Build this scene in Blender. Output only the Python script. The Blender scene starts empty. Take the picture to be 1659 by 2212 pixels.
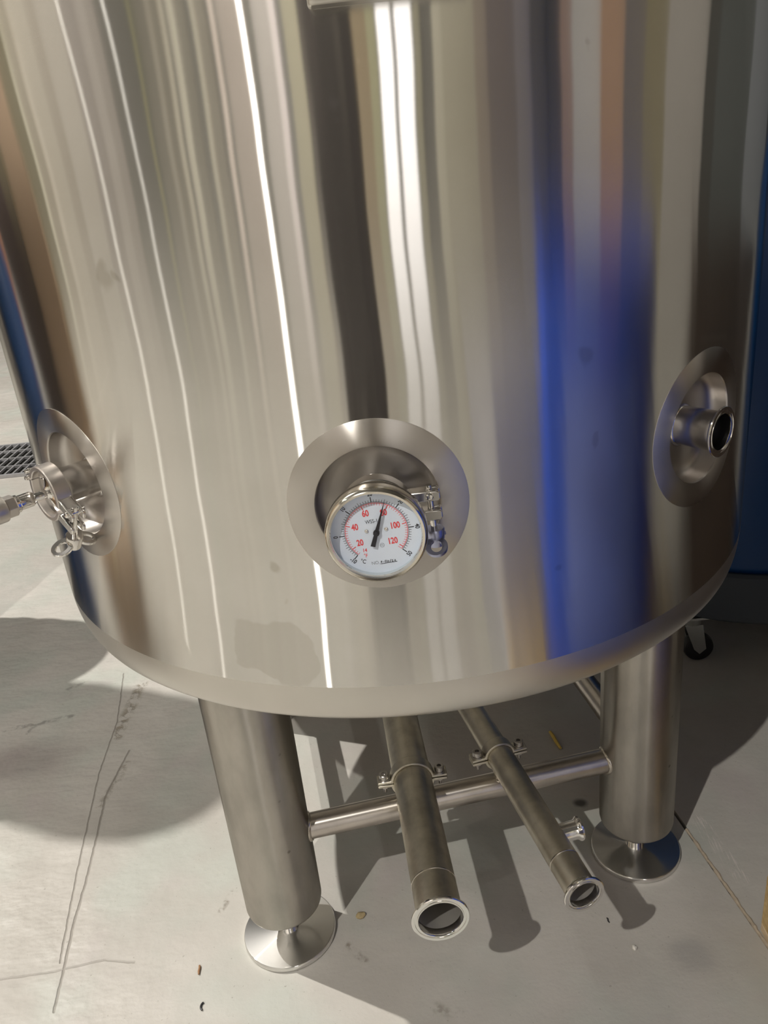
import bpy, bmesh, math, random
from mathutils import Vector, Matrix
from math import pi, sin, cos, sqrt, radians, atan2, hypot
random.seed(7)
S = bpy.context.scene
COL = S.collection

# ------------------------------------------------------------------ camera
FPX, IW, IH = 1770.99, 1659, 2212
cam_d = bpy.data.cameras.new('camera'); cam = bpy.data.objects.new('camera', cam_d); COL.objects.link(cam)
cam_d.sensor_fit = 'HORIZONTAL'; cam_d.sensor_width = 36.0; cam_d.lens = FPX / IW * 36.0
cam_d.clip_start = 0.02; cam_d.clip_end = 100
cr = Vector((0.99495361, -0.02425118, -0.09736114)); cu = Vector((0.09889326, 0.4009835, 0.91073177)); cf = Vector((-0.01695389, 0.91576423, -0.40135825))
cm = Matrix((cr, cu, -cf)).transposed().to_4x4(); cm.translation = Vector((-0.0022, -1.4383, 1.2638))
cam.matrix_world = cm
S.camera = cam
# ------------------------------------------------------------------ colour management
S.view_settings.view_transform = 'Standard'; S.view_settings.look = 'None'
S.view_settings.exposure = 0.0; S.view_settings.gamma = 1.0; S.view_settings.use_curve_mapping = False
# ------------------------------------------------------------------ world (dim, the hall is closed)
W = bpy.data.worlds.new('world'); S.world = W; W.use_nodes = True
W.node_tree.nodes['Background'].inputs[0].default_value = (0.8, 0.85, 0.9, 1); W.node_tree.nodes['Background'].inputs[1].default_value = 0.02
# ------------------------------------------------------------------ lamps of the hall (position, watts, colour); their housings are built further down
LAMPS = [
    ((-2.55, -4.40, 6.0), 960, (1.0, 0.96, 0.89)),
    ((-4.10, 1.60, 6.0), 2000, (1.0, 0.96, 0.89)),
    ((-5.75, -2.50, 6.0), 85, (1.0, 0.96, 0.89)),
    ((-6.00, -0.75, 6.0), 75, (1.0, 0.96, 0.89)),
]
for i, (lp, w, c) in enumerate(LAMPS):
    ld = bpy.data.lights.new('lamp_light', 'POINT'); ld.energy = w; ld.color = c; ld.shadow_soft_size = 0.035 if w > 500 else 0.045
    lo = bpy.data.objects.new('lamp_light', ld); COL.objects.link(lo); lo.location = lp

# ================================================================== node helpers
class NT:
    def __init__(s, name):
        s.m = bpy.data.materials.new(name); s.m.use_nodes = True; s.t = s.m.node_tree; s.n = s.t.nodes
        s.b = s.n['Principled BSDF']
    def node(s, typ, **kw):
        n = s.n.new(typ)
        for k, v in kw.items(): setattr(n, k, v)
        return n
    def put(s, sock, v):
        if isinstance(v, bpy.types.NodeSocket): s.t.links.new(v, sock)
        elif v is not None: sock.default_value = v
    def math(s, op, a, b=None, c=None, clamp=False):
        n = s.node('ShaderNodeMath', operation=op, use_clamp=clamp)
        for i, v in enumerate((a, b, c)):
            if v is not None: s.put(n.inputs[i], v)
        return n.outputs[0]
    def vm(s, op, a, b=None, sc=None):
        n = s.node('ShaderNodeVectorMath', operation=op)
        s.put(n.inputs[0], a)
        if b is not None: s.put(n.inputs[1], b)
        if sc is not None: s.put(n.inputs['Scale'], sc)
        return n.outputs['Value'] if op in ('LENGTH', 'DOT_PRODUCT', 'DISTANCE') else n.outputs[0]
    def coord(s): return s.node('ShaderNodeTexCoord').outputs['Object']
    def sep(s, v):
        n = s.node('ShaderNodeSeparateXYZ'); s.put(n.inputs[0], v); return n.outputs
    def comb(s, x, y, z):
        n = s.node('ShaderNodeCombineXYZ')
        for i, v in enumerate((x, y, z)): s.put(n.inputs[i], v)
        return n.outputs[0]
    def noise(s, vec, scale, detail=2, rough=0.5, col=False):
        n = s.node('ShaderNodeTexNoise'); s.put(n.inputs['Vector'], vec)
        n.inputs['Scale'].default_value = scale; n.inputs['Detail'].default_value = detail; n.inputs['Roughness'].default_value = rough
        return n.outputs['Color' if col else 'Fac']
    def ramp(s, f, a, b, lo=0.0, hi=1.0, smooth=True):
        n = s.node('ShaderNodeMapRange'); n.interpolation_type = 'SMOOTHSTEP' if smooth else 'LINEAR'
        s.put(n.inputs[0], f)
        for i, v in enumerate((a, b, lo, hi)): n.inputs[i + 1].default_value = v
        return n.outputs[0]
    def mix(s, f, a, b):
        n = s.node('ShaderNodeMix', data_type='RGBA'); s.put(n.inputs[0], f); s.put(n.inputs[6], a); s.put(n.inputs[7], b)
        return n.outputs[2]
    def seg(s, p, a, b):
        """distance of p (vector socket) to the segment a-b in the xy plane"""
        ab = Vector((b[0] - a[0], b[1] - a[1], 0)); A = (a[0], a[1], 0)
        pa = s.vm('SUBTRACT', p, A)
        t = s.math('DIVIDE', s.vm('DOT_PRODUCT', pa, tuple(ab)), ab.length_squared, clamp=True)
        q = s.vm('SCALE', tuple(ab), sc=t)
        return s.vm('LENGTH', s.vm('SUBTRACT', pa, q))
    def bump(s, h, strength, dist):
        n = s.node('ShaderNodeBump'); n.inputs['Strength'].default_value = strength; n.inputs['Distance'].default_value = dist
        s.put(n.inputs['Height'], h); return n.outputs[0]
    def set(s, **kw):
        names = dict(color='Base Color', metal='Metallic', rough='Roughness', normal='Normal', emit='Emission Color', es='Emission Strength',
                     spec='Specular IOR Level', coat='Coat Weight', aniso='Anisotropic', tangent='Tangent')
        for k, v in kw.items(): s.put(s.b.inputs[names[k]], v)
        return s.m

def plain(name, c, rough=0.5, metal=0.0, var=0.0, scale=8.0, **kw):
    t = NT(name); col = (*c, 1)
    if var:
        f = t.noise(t.coord(), scale, 4)
        d = tuple(x * (1 - var) for x in c); u = tuple(min(1, x * (1 + var)) for x in c)
        col = t.mix(f, (*d, 1), (*u, 1))
    return t.set(color=col, rough=rough, metal=metal, **kw)

def brushed(t, direction, color, lobes, wob=None, wob_dir=None):
    """polished grain: reflections are drawn out along `direction` (object space) and stay crisp across it.
    lobes: (share, spread across, spread along); wob tips the normal along wob_dir by the slight waviness of the sheet"""
    def world(v):
        tr = t.node('ShaderNodeVectorTransform', vector_type='VECTOR', convert_from='OBJECT', convert_to='WORLD'); t.put(tr.inputs[0], v); return tr.outputs[0]
    T = world(direction); N = None
    if wob is not None:
        N = t.vm('NORMALIZE', t.vm('ADD', t.node('ShaderNodeNewGeometry').outputs['Normal'], t.vm('SCALE', world(wob_dir), sc=wob)))
    out = None; tot = 0.0
    for share, a_s, a_b in lobes:
        g = t.node('ShaderNodeBsdfAnisotropic', distribution='BECKMANN')
        g.inputs['Anisotropy'].default_value = -(1 - sqrt(a_s / a_b))
        r = sqrt(sqrt(a_s * a_b)); t.put(g.inputs['Roughness'], r); t.put(g.inputs['Color'], color); t.put(g.inputs['Tangent'], T)
        if N is not None: t.put(g.inputs['Normal'], N)
        if out is None: out = g.outputs[0]; tot = share
        else:
            tot += share; m = t.node('ShaderNodeMixShader'); m.inputs[0].default_value = share / tot
            t.put(m.inputs[1], out); t.put(m.inputs[2], g.outputs[0]); out = m.outputs[0]
    t.put(t.n['Material Output'].inputs[0], out)
    return t.m

def cyl_coords(t):
    x, y, z = t.sep(t.coord())[:3]
    th = t.math('ARCTAN2', x, t.math('MULTIPLY', y, -1.0))
    return t.math('MULTIPLY', th, 0.6), z

def mat_tank():
    t = NT('brushed_steel_shell'); u, z = cyl_coords(t)
    p = t.comb(u, z, 0.0)
    pd = t.vm('ADD', p, t.vm('SCALE', t.vm('SUBTRACT', t.noise(p, 18.0, 3, col=True), (0.5, 0.5, 0.5)), sc=0.05))
    # the dried water mark and the finger marks on the shell
    d = t.vm('LENGTH', t.vm('MULTIPLY', t.vm('SUBTRACT', pd, (-0.178, 0.715, 0.0)), (1.0, 1.25, 1.0)))
    d2 = t.vm('LENGTH', t.vm('MULTIPLY', t.vm('SUBTRACT', pd, (-0.150, 0.690, 0.0)), (1.0, 1.0, 1.0)))
    m = t.math('MAXIMUM', t.ramp(d, 0.050, 0.055, 1, 0), t.ramp(d2, 0.030, 0.035, 1, 0))
    edge = t.math('MAXIMUM', t.ramp(t.math('ABSOLUTE', t.math('SUBTRACT', d, 0.05)), 0.0, 0.004, 0.5, 0), 0.0)
    m = t.math('MULTIPLY', m, 0.55)
    for th, zz, r in ((-14.75, .834, .006), (-14.55, .781, .004), (-12.1, .82, .003), (22.67, .942, .006), (20.9, 1.039, .008), (21.5, 1.338, .004),
                      (-28.6, 1.171, .012), (-27.2, 1.165, .006), (21.5, 1.115, .004), (-28.7, .85, .006), (-9.0, .75, .003), (3.2, .74, .002), (24.5, .80, .003), (17, .79, .004)):
        dd = t.vm('LENGTH', t.vm('MULTIPLY', t.vm('SUBTRACT', pd, (radians(th) * 0.6 , zz, 0)), (1.0, 0.7, 1.0)))
        m = t.math('MAXIMUM', m, t.ramp(dd, r * 0.5, r * 1.3, 0.85, 0))
    cloud = t.ramp(t.noise(p, 9.0, 4), 0.35, 0.75, 0.0, 0.22)
    m = t.math('MAXIMUM', m, cloud)
    # pale wiped smears high up
    w = 0.0
    for th, zz, r in ((-3.1, 1.306, .007), (0.3, 1.337, .004), (-1.5, 1.345, .004), (-2.2, 1.29, .003)):
        dd = t.vm('LENGTH', t.vm('SUBTRACT', pd, (radians(th) * 0.6, zz, 0)))
        w = t.math('MAXIMUM', w, t.ramp(dd, r * 0.3, r * 1.3, 0.5, 0))
    c = t.mix(m, (0.69, 0.675, 0.64, 1), (0.53, 0.51, 0.465, 1))
    c = t.mix(w, c, (0.85, 0.84, 0.83, 1))
    x, y, zz = t.sep(t.coord())[:3]
    tang = t.vm('NORMALIZE', t.comb(t.math('MULTIPLY', y, -1.0), x, 0.0))
    wv = t.noise(t.comb(t.math('MULTIPLY', u, 5.0), t.math('MULTIPLY', z, 4.0), 1.0), 1.0, 2, 0.4)
    fv = t.noise(t.comb(t.math('MULTIPLY', u, 60.0), t.math('MULTIPLY', z, 700.0), 1.0), 1.0, 2, 0.5)
    wob = t.math('ADD', t.math('MULTIPLY', t.math('SUBTRACT', wv, 0.5), 0.035), t.math('MULTIPLY', t.math('SUBTRACT', fv, 0.5), 0.0016))
    return brushed(t, (0.0, 0.0, 1.0), c, ((0.66, 0.004, 0.09), (0.17, 0.004, 0.22), (0.17, 0.0045, 0.85)), wob, tang)

def mat_turned(name, c, a_s, a_b, wide=0.2):
    """steel turned on a lathe / brushed in circles round the object's own z axis"""
    t = NT(name); x, y, z = t.sep(t.coord())[:3]
    d = t.vm('NORMALIZE', t.comb(x, y, 0.0))
    return brushed(t, d, (*c, 1), ((1 - wide, a_s, a_b), (wide, a_s * 30 if wide > .25 else a_s * 3, min(.6, a_b * (6 if wide > .25 else 1.6)))))

def mat_satin(name, c, a_s, var, scale, a_b=0.5, stretch=(1, 1, 1), spots=0.0):
    """satin tube steel: grain round the tube, mottled by handling and pickling"""
    t = NT(name); co = t.coord()
    f = t.noise(t.vm('MULTIPLY', co, stretch), scale, 5, 0.6)
    k = t.ramp(f, 0.3, 0.75)
    col = t.mix(k, (*[v * (1 + var) for v in c], 1), (*[v * (1 - var) for v in c], 1))
    if spots:
        vo = t.node('ShaderNodeTexVoronoi'); t.put(vo.inputs['Vector'], co); vo.inputs['Scale'].default_value = 38.0
        sp = t.math('MULTIPLY', t.ramp(vo.outputs['Distance'], 0.06, 0.16, 1, 0), t.ramp(t.noise(co, 14.0, 2), 0.55, 0.7))
        col = t.mix(t.math('MULTIPLY', sp, spots), col, (0.16, 0.14, 0.11, 1))
    return brushed(t, (0.0, 0.0, 1.0), col, ((0.7, a_s, a_b), (0.3, a_s * 3, a_b)))

def mat_floor():
    t = NT('trowelled_concrete'); co = t.coord()
    x, y, z = t.sep(co)[:3]
    p = t.comb(x, y, 0.0)
    big = t.noise(p, 1.6, 4); mid = t.noise(p, 7.0, 5, 0.6); fine = t.noise(p, 60.0, 4, 0.65)
    hue = t.noise(t.vm('ADD', p, (7.3, 2.1, 0)), 4.5, 3)
    c = t.mix(t.ramp(big, 0.3, 0.7), (0.43, 0.405, 0.37, 1), (0.53, 0.505, 0.47, 1))
    c = t.mix(t.ramp(hue, 0.42, 0.68), c, (0.45, 0.46, 0.42, 1))
    c = t.mix(t.ramp(t.noise(t.vm('ADD', p, (1.3, 9.1, 0)), 5.5, 3), 0.55, 0.75, 0, 0.6), c, (0.47, 0.42, 0.41, 1))
    c = t.mix(t.ramp(mid, 0.3, 0.75, 0, 0.30), c, (0.33, 0.31, 0.28, 1))
    c = t.mix(t.ramp(fine, 0.58, 0.78, 0, 0.35), c, (0.36, 0.34, 0.31, 1))
    spk = t.ramp(t.noise(p, 150.0, 2), 0.70, 0.76, 0, 0.55)
    c = t.mix(spk, c, (0.22, 0.20, 0.17, 1))
    pd = t.vm('ADD', p, t.vm('SCALE', t.vm('SUBTRACT', t.noise(p, 14.0, 3, col=True), (0.5, 0.5, 0.5)), sc=0.028))
    pf = t.vm('ADD', p, t.vm('SCALE', t.vm('SUBTRACT', t.noise(p, 40.0, 3, col=True), (0.5, 0.5, 0.5)), sc=0.005))
    def lines(P, pts, w0, w1, hi):
        m = 0.0
        for a, b in zip(pts[:-1], pts[1:]): m = t.math('MAXIMUM', m, t.ramp(t.seg(P, a, b), w0, w1, hi, 0))
        return m
    crack = t.math('MAXIMUM', lines(pf, [(-.811, .502), (-.769, .282), (-.759, .092), (-.716, -.208), (-.682, -.407)], 0.0006, 0.0026, 0.65),
                   lines(pf, [(-.707, .166), (-.721, .012), (-.707, -.087), (-.691, -.223), (-.685, -.31), (-.66, -.5)], 0.0008, 0.0034, 0.65))
    crack = t.math('MAXIMUM', crack, lines(pf, [(-.80, -.43), (-.70, -.425), (-.60, -.41), (-.545, -.42)], 0.0008, 0.003, 0.4))
    stain = t.math('MAXIMUM', lines(pd, [(-.745, .44), (-.752, .30), (-.748, .23)], 0.004, 0.022, 0.75), lines(pd, [(-.70, .12), (-.725, -.02)], 0.002, 0.014, 0.5))
    gouge = t.math('MAXIMUM', lines(pd, [(-1.06, .29), (-.99, .306), (-.90, .325)], 0.003, 0.012, 0.7), lines(pd, [(-.95, .45), (-.91, .48)], 0.002, 0.01, 0.55))
    gouge = t.math('MAXIMUM', gouge, lines(pd, [(-.99, .30), (-1.0, .27)], 0.002, 0.008, 0.6))
    brown = t.math('MAXIMUM', lines(pd, [(-.405, -.325), (-.395, -.305), (-.385, -.285)], 0.001, 0.009, 0.8), lines(pd, [(-.165, -.42), (-.13, -.455)], 0.001, 0.008, 0.7))
    brown = t.math('MAXIMUM', brown, lines(pd, [(-.02, -.55), (.015, -.565)], 0.002, 0.012, 0.5))
    dark = t.ramp(t.vm('LENGTH', t.vm('MULTIPLY', t.vm('SUBTRACT', pd, (-.97, .16, 0)), (0.7, 1.2, 1))), 0.03, 0.13, 0.55, 0)
    spot = t.ramp(t.vm('LENGTH', t.vm('SUBTRACT', pd, (.312, -.142, 0))), 0.006, 0.018, 0.85, 0)
    brk = t.ramp(t.noise(p, 45.0, 3, 0.6), 0.42, 0.60)
    stain, gouge, brown = [t.math('MULTIPLY', q, brk) for q in (stain, gouge, brown)]
    c = t.mix(dark, c, (0.26, 0.22, 0.21, 1))
    c = t.mix(t.ramp(t.vm('LENGTH', t.vm('SUBTRACT', pd, (.41, -.50, 0))), 0.015, 0.05, 0.5, 0), c, (0.30, 0.29, 0.28, 1))
    c = t.mix(stain, c, (0.20, 0.17, 0.12, 1))
    c = t.mix(gouge, c, (0.20, 0.19, 0.175, 1))
    c = t.mix(brown, c, (0.16, 0.135, 0.10, 1))
    c = t.mix(spot, c, (0.05, 0.045, 0.04, 1))
    c = t.mix(crack, c, (0.20, 0.18, 0.155, 1))
    # scraped strip beside the joint
    sc = t.math('MULTIPLY', lines(pd, [(.53, -.22), (.552, -.36)], 0.008, 0.022, 1.0), t.ramp(t.noise(t.vm('MULTIPLY', p, (300, 30, 1)), 1.0, 3), 0.5, 0.7))
    c = t.mix(sc, c, (0.62, 0.57, 0.54, 1))
    left = t.ramp(x, -0.75, -0.35, 1.0, 0.25)
    h = t.math('ADD', t.math('MULTIPLY', t.math('MULTIPLY', t.noise(t.vm('MULTIPLY', p, (1.0, 1.6, 1)), 13.0, 3, 0.5), left), 1.0), t.math('MULTIPLY', fine, 0.12))
    h = t.math('SUBTRACT', h, t.math('ADD', t.math('MULTIPLY', crack, 0.5), t.math('MULTIPLY', stain, 0.4)))
    return t.set(color=c, rough=t.ramp(mid, 0.3, 0.7, 0.42, 0.6), normal=t.bump(h, 0.5, 0.012), spec=0.4)

# ================================================================== mesh helpers
def link(name, me, mat=None, parent=None, M=None):
    o = bpy.data.objects.new(name, me); COL.objects.link(o)
    if mat: me.materials.append(mat)
    if parent: o.parent = parent
    if M is not None: o.matrix_local = M
    return o
def obj(name, bm, mat, parent=None, M=None, smooth=35, bevel=0):
    bmesh.ops.recalc_face_normals(bm, faces=bm.faces)
    me = bpy.data.meshes.new(name); bm.to_mesh(me); bm.free()
    if smooth:
        for p in me.polygons: p.use_smooth = True
        me.set_sharp_from_angle(angle=radians(smooth))
    o = link(name, me, mat, parent, M)
    if bevel:
        b = o.modifiers.new('edge', 'BEVEL'); b.width = bevel; b.segments = 2; b.limit_method = 'ANGLE'; b.angle_limit = radians(40)
    return o
def tag(o, label=None, cat=None, group=None, kind=None):
    for k, v in (('label', label), ('category', cat), ('group', group), ('kind', kind)):
        if v: o[k] = v
    return o
def empty(name, loc=(0, 0, 0), M=None, **kw):
    o = bpy.data.objects.new(name, None); COL.objects.link(o); o.empty_display_size = 0.05
    if M is not None: o.matrix_local = M
    else: o.location = loc
    return tag(o, **kw)
def frame(o, z, x=None):
    """matrix with origin o, local z along z and local x as close to x as can be"""
    z = Vector(z).normalized(); x = Vector(x) if x is not None else (Vector((0, 0, 1)) if abs(z.z) < .9 else Vector((1, 0, 0)))
    x = (x - z * x.dot(z)).normalized(); y = z.cross(x)
    m = Matrix((x, y, z)).transposed().to_4x4(); m.translation = Vector(o); return m
def lathe(bm, prof, seg=48, M=None, closed=False, a0=0.0, a1=2 * pi):
    """revolve (r, h) pairs about local z"""
    M = M or Matrix.Identity(4); full = abs(a1 - a0 - 2 * pi) < 1e-6
    n = seg if full else seg + 1; rings = []
    for r, h in prof:
        if r < 1e-7: rings.append([bm.verts.new(M @ Vector((0, 0, h)))])
        else: rings.append([bm.verts.new(M @ Vector((r * cos(a0 + (a1 - a0) * i / seg), r * sin(a0 + (a1 - a0) * i / seg), h))) for i in range(n)])
    pairs = list(zip(rings[:-1], rings[1:])) + ([(rings[-1], rings[0])] if closed else [])
    for A, B in pairs:
        for i in range(seg):
            j = (i + 1) % n
            if len(A) == 1 and len(B) == 1: continue
            if len(A) == 1: bm.faces.new((A[0], B[i], B[j]))
            elif len(B) == 1: bm.faces.new((A[i], A[j], B[0]))
            else: bm.faces.new((A[i], A[j], B[j], B[i]))
    if closed and not full:
        bm.faces.new([r[0] for r in rings]); bm.faces.new([r[-1] for r in reversed(rings)])
    return bm
def box(bm, c, s, M=None, taper=1.0):
    M = M or Matrix.Identity(4); vs = []
    for z in (-1, 1):
        for x, y in ((-1, -1), (1, -1), (1, 1), (-1, 1)):
            k = taper if z > 0 else 1
            vs.append(bm.verts.new(M @ Vector((c[0] + x * s[0] / 2 * k, c[1] + y * s[1] / 2 * k, c[2] + z * s[2] / 2))))
    for f in ((3, 2, 1, 0), (4, 5, 6, 7), (0, 1, 5, 4), (1, 2, 6, 5), (2, 3, 7, 6), (3, 0, 4, 7)): bm.faces.new([vs[i] for i in f])
    return bm
def tube(bm, pts, r, seg=24, caps=True):
    """sweep a circle (radius r or list of radii) along pts"""
    pts = [Vector(p) for p in pts]; rs = r if isinstance(r, (list, tuple)) else [r] * len(pts)
    prev = None; rings = []
    for i, p in enumerate(pts):
        d = (pts[min(i + 1, len(pts) - 1)] - pts[max(i - 1, 0)]).normalized()
        if prev is None: x = d.orthogonal().normalized()
        else: x = (prev - d * prev.dot(d)).normalized()
        prev = x; y = d.cross(x)
        rings.append([bm.verts.new(p + (x * cos(2 * pi * k / seg) + y * sin(2 * pi * k / seg)) * rs[i]) for k in range(seg)])
    for A, B in zip(rings[:-1], rings[1:]):
        for k in range(seg): bm.faces.new((A[k], A[(k + 1) % seg], B[(k + 1) % seg], B[k]))
    if caps: bm.faces.new(list(reversed(rings[0]))); bm.faces.new(rings[-1])
    return bm
def prism(bm, outline, h0, h1, M=None, holes=None):
    M = M or Matrix.Identity(4)
    A = [bm.verts.new(M @ Vector((x, y, h0))) for x, y in outline]; B = [bm.verts.new(M @ Vector((x, y, h1))) for x, y in outline]
    n = len(outline)
    bm.faces.new(list(reversed(A))); bm.faces.new(B)
    for i in range(n): bm.faces.new((A[i], A[(i + 1) % n], B[(i + 1) % n], B[i]))
    return bm
def B(): return bmesh.new()
def ring_profile(r0, r1, h0, h1, bev=0.0):
    b = bev
    return [(r0, h0 + b), (r0 + b, h0), (r1 - b, h0), (r1, h0 + b), (r1, h1 - b), (r1 - b, h1), (r0 + b, h1), (r0, h1 - b)]

# ================================================================== materials
M_TANK = mat_tank()
M_BAND = plain('satin_knuckle', (0.62, 0.595, 0.55), 0.36, 1.0, 0.05, 14)
M_RING = mat_turned('ring_brushed_steel', (0.60, 0.57, 0.535), 0.05, 0.35)
M_CUP = mat_turned('pressed_steel_cup', (0.56, 0.53, 0.50), 0.07, 0.25)
M_DISC = mat_turned('lathe_turned_mirror', (0.78, 0.77, 0.75), 0.006, 0.06, 0.28)
M_LEG = mat_satin('satin_leg_steel', (0.45, 0.428, 0.39), 0.05, 0.16, 14.0, 0.36, (1, 1, 0.4), 0.85)
M_PIPE = mat_satin('pickled_pipe_steel', (0.62, 0.585, 0.50), 0.17, 0.18, 26.0, 0.26)
M_BRACE = mat_satin('brace_steel', (0.54, 0.50, 0.46), 0.06, 0.10, 20.0, 0.2)
M_POL = plain('polished_steel', (0.80, 0.785, 0.76), 0.11, 1.0, 0.04, 30)
M_CAST = plain('cast_polished_steel', (0.74, 0.72, 0.69), 0.17, 1.0, 0.08, 60)
M_DULL = plain('sandblasted_steel', (0.62, 0.58, 0.55), 0.34, 1.0, 0.08, 40)
M_BOLT = plain('bolt_steel', (0.46, 0.44, 0.42), 0.3, 1.0, 0.1, 50)
M_IN = plain('inner_pipe_steel', (0.42, 0.40, 0.37), 0.45, 0.6, 0.1, 30)
M_WELD = plain('weld_bead_steel', (0.60, 0.56, 0.50), 0.25, 1.0, 0.25, 120)
M_BEZEL = plain('nickel_bezel', (0.74, 0.70, 0.62), 0.15, 1.0, 0.05, 30)
M_FACE = plain('dial_white', (0.74, 0.81, 0.92), 0.5, 0, 0.03, 40)
M_RED = plain('dial_red', (0.80, 0.07, 0.08), 0.5)
M_BLACK = plain('dial_black', (0.02, 0.02, 0.025), 0.45)
M_GREY = plain('dial_grey', (0.28, 0.30, 0.33), 0.5)
M_BLUE = plain('blue_drum_plastic', (0.003, 0.055, 0.20), 0.38, 0, 0.12, 3)
M_BLUE2 = plain('royal_blue_plastic', (0.016, 0.085, 0.62), 0.42, 0, 0.1, 3, spec=0.5)
M_RUBBER = plain('black_rubber', (0.012, 0.012, 0.013), 0.6)
M_DOLLY = plain('dark_dolly_plastic', (0.045, 0.055, 0.07), 0.5)
M_ZINC = plain('zinc_plate', (0.62, 0.63, 0.62), 0.35, 1.0, 0.1, 40)
M_GALV = plain('galvanised_bar', (0.50, 0.50, 0.52), 0.45, 0.6, 0.12, 60)
M_PIT = plain('drain_pit', (0.03, 0.03, 0.025), 0.9)
M_BLUEREFL = plain('blue_reflection_steel', (0.40, 0.42, 0.56), 0.3, 1.0)  # the wing nut's blue reflection, put into the steel colour

# ================================================================== the hall
M_FLOOR = mat_floor()
M_WALL = plain('wall_paint', (0.20, 0.195, 0.18), 0.8, 0, 0.04, 1.5)
M_WALLD = plain('dark_wall_paint', (0.08, 0.08, 0.075), 0.8, 0, 0.04, 1.5)
M_CEIL = plain('ceiling_sheet', (0.12, 0.118, 0.112), 0.7, 0, 0.05, 1.0)
X0, X1, Y0, Y1, ZC = -10.0, 8.0, -8.0, 10.0, 7.0
floor = empty('floor', kind='structure')
# two slabs with an open joint between them
def jx(y): return 0.49 + (-0.193 - y) * 0.1541
bm = B(); prism(bm, [(X0, Y0), (jx(Y0) - .0035, Y0), (jx(Y1) - .0035, Y1), (X0, Y1)], -0.12, 0.0); obj('slab', bm, M_FLOOR, floor, smooth=0)
bm = B(); prism(bm, [(jx(Y0) + .0035, Y0), (X1, Y0), (X1, Y1), (jx(Y1) + .0035, Y1)], -0.12, 0.0); obj('slab', bm, M_FLOOR, floor, smooth=0)
bm = B(); prism(bm, [(jx(Y0) - .003, Y0), (jx(Y0) + .003, Y0), (jx(Y1) + .003, Y1), (jx(Y1) - .003, Y1)], -0.12, -0.012); obj('joint_bed', bm, plain('joint_dirt', (0.10, 0.09, 0.075), 0.9, 0, 0.3, 80), floor, smooth=0)
bm = B(); pts = []; rr = []
y = -0.235
while y > -0.75:
    pts.append((jx(y) + 0.0012 + random.uniform(-.0006, .0006), y, -0.0015 + random.uniform(-.0008, .0010))); rr.append(0.0033 + random.uniform(-.0010, .0012)); y -= 0.007
tube(bm, pts, rr, 8); obj('joint_filler', bm, plain('joint_filler_tan', (0.42, 0.35, 0.27), 0.8, 0, 0.25, 120), floor)
def slab_wall(name, c, s, mat):
    bm = B(); box(bm, c, s); return tag(obj(name, bm, mat, smooth=0), kind='structure')
ceil = slab_wall('ceiling', ((X0 + X1) / 2, (Y0 + Y1) / 2, ZC + .05), (X1 - X0, Y1 - Y0, .1), M_CEIL)
walls = {'front': slab_wall('wall_front', ((X0 + X1) / 2, Y0 - .05, ZC / 2), (X1 - X0, .1, ZC), M_WALL),
         'back': slab_wall('wall_back', ((X0 + X1) / 2, Y1 + .05, ZC / 2), (X1 - X0, .1, ZC), M_WALLD),
         'left': slab_wall('wall_left', (X0 - .05, (Y0 + Y1) / 2, ZC / 2), (.1, Y1 - Y0, ZC), M_WALL),
         'right': slab_wall('wall_right', (X1 + .05, (Y0 + Y1) / 2, ZC / 2), (.1, Y1 - Y0, ZC), M_WALLD)}
# panels added on the walls, coloured to make the columns reflected in the tank's polish; given by their bearing from the tank's face
def bearing_pt(px, az):
    a = radians(az); d = (sin(a), -cos(a)); py = -sqrt(max(0, .36 - px * px)); best = None
    for k, wl in ((0, X0), (0, X1), (1, Y0), (1, Y1)):
        if abs(d[k]) > 1e-6:
            s = (wl - (px, py)[k]) / d[k]
            if s > 0 and (best is None or s < best[0]): best = (s, k, wl)
    s, k, wl = best
    return (px + d[0] * s, py + d[1] * s), {(0, X0): 'left', (0, X1): 'right', (1, Y0): 'front', (1, Y1): 'back'}[(k, wl)]
def face_x(az): return 0.6 * sin(radians(az * 0.46))
PAN = {}
def reflection_panel(az0, az1, c, z0=0.0, z1=6.6, mat=None, name='reflection_panel'):
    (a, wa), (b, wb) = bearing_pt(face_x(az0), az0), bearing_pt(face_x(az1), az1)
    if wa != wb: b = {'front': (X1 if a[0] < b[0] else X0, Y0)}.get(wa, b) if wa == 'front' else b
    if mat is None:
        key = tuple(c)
        if key not in PAN: PAN[key] = plain('reflected_column_paint', c, 0.75, 0, 0.05, 2)
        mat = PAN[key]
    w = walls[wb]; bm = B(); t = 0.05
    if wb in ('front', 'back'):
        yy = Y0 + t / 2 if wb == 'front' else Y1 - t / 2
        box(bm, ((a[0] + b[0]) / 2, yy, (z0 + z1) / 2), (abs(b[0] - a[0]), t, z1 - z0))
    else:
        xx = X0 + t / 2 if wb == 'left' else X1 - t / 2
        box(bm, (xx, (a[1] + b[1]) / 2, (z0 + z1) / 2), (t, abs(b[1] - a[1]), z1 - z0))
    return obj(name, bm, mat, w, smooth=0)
M_DAY = plain('daylit_pane', (0.8, 0.8, 0.8), 0.4, emit=(1.0, 0.96, 0.97, 1), es=1.6)
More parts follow.
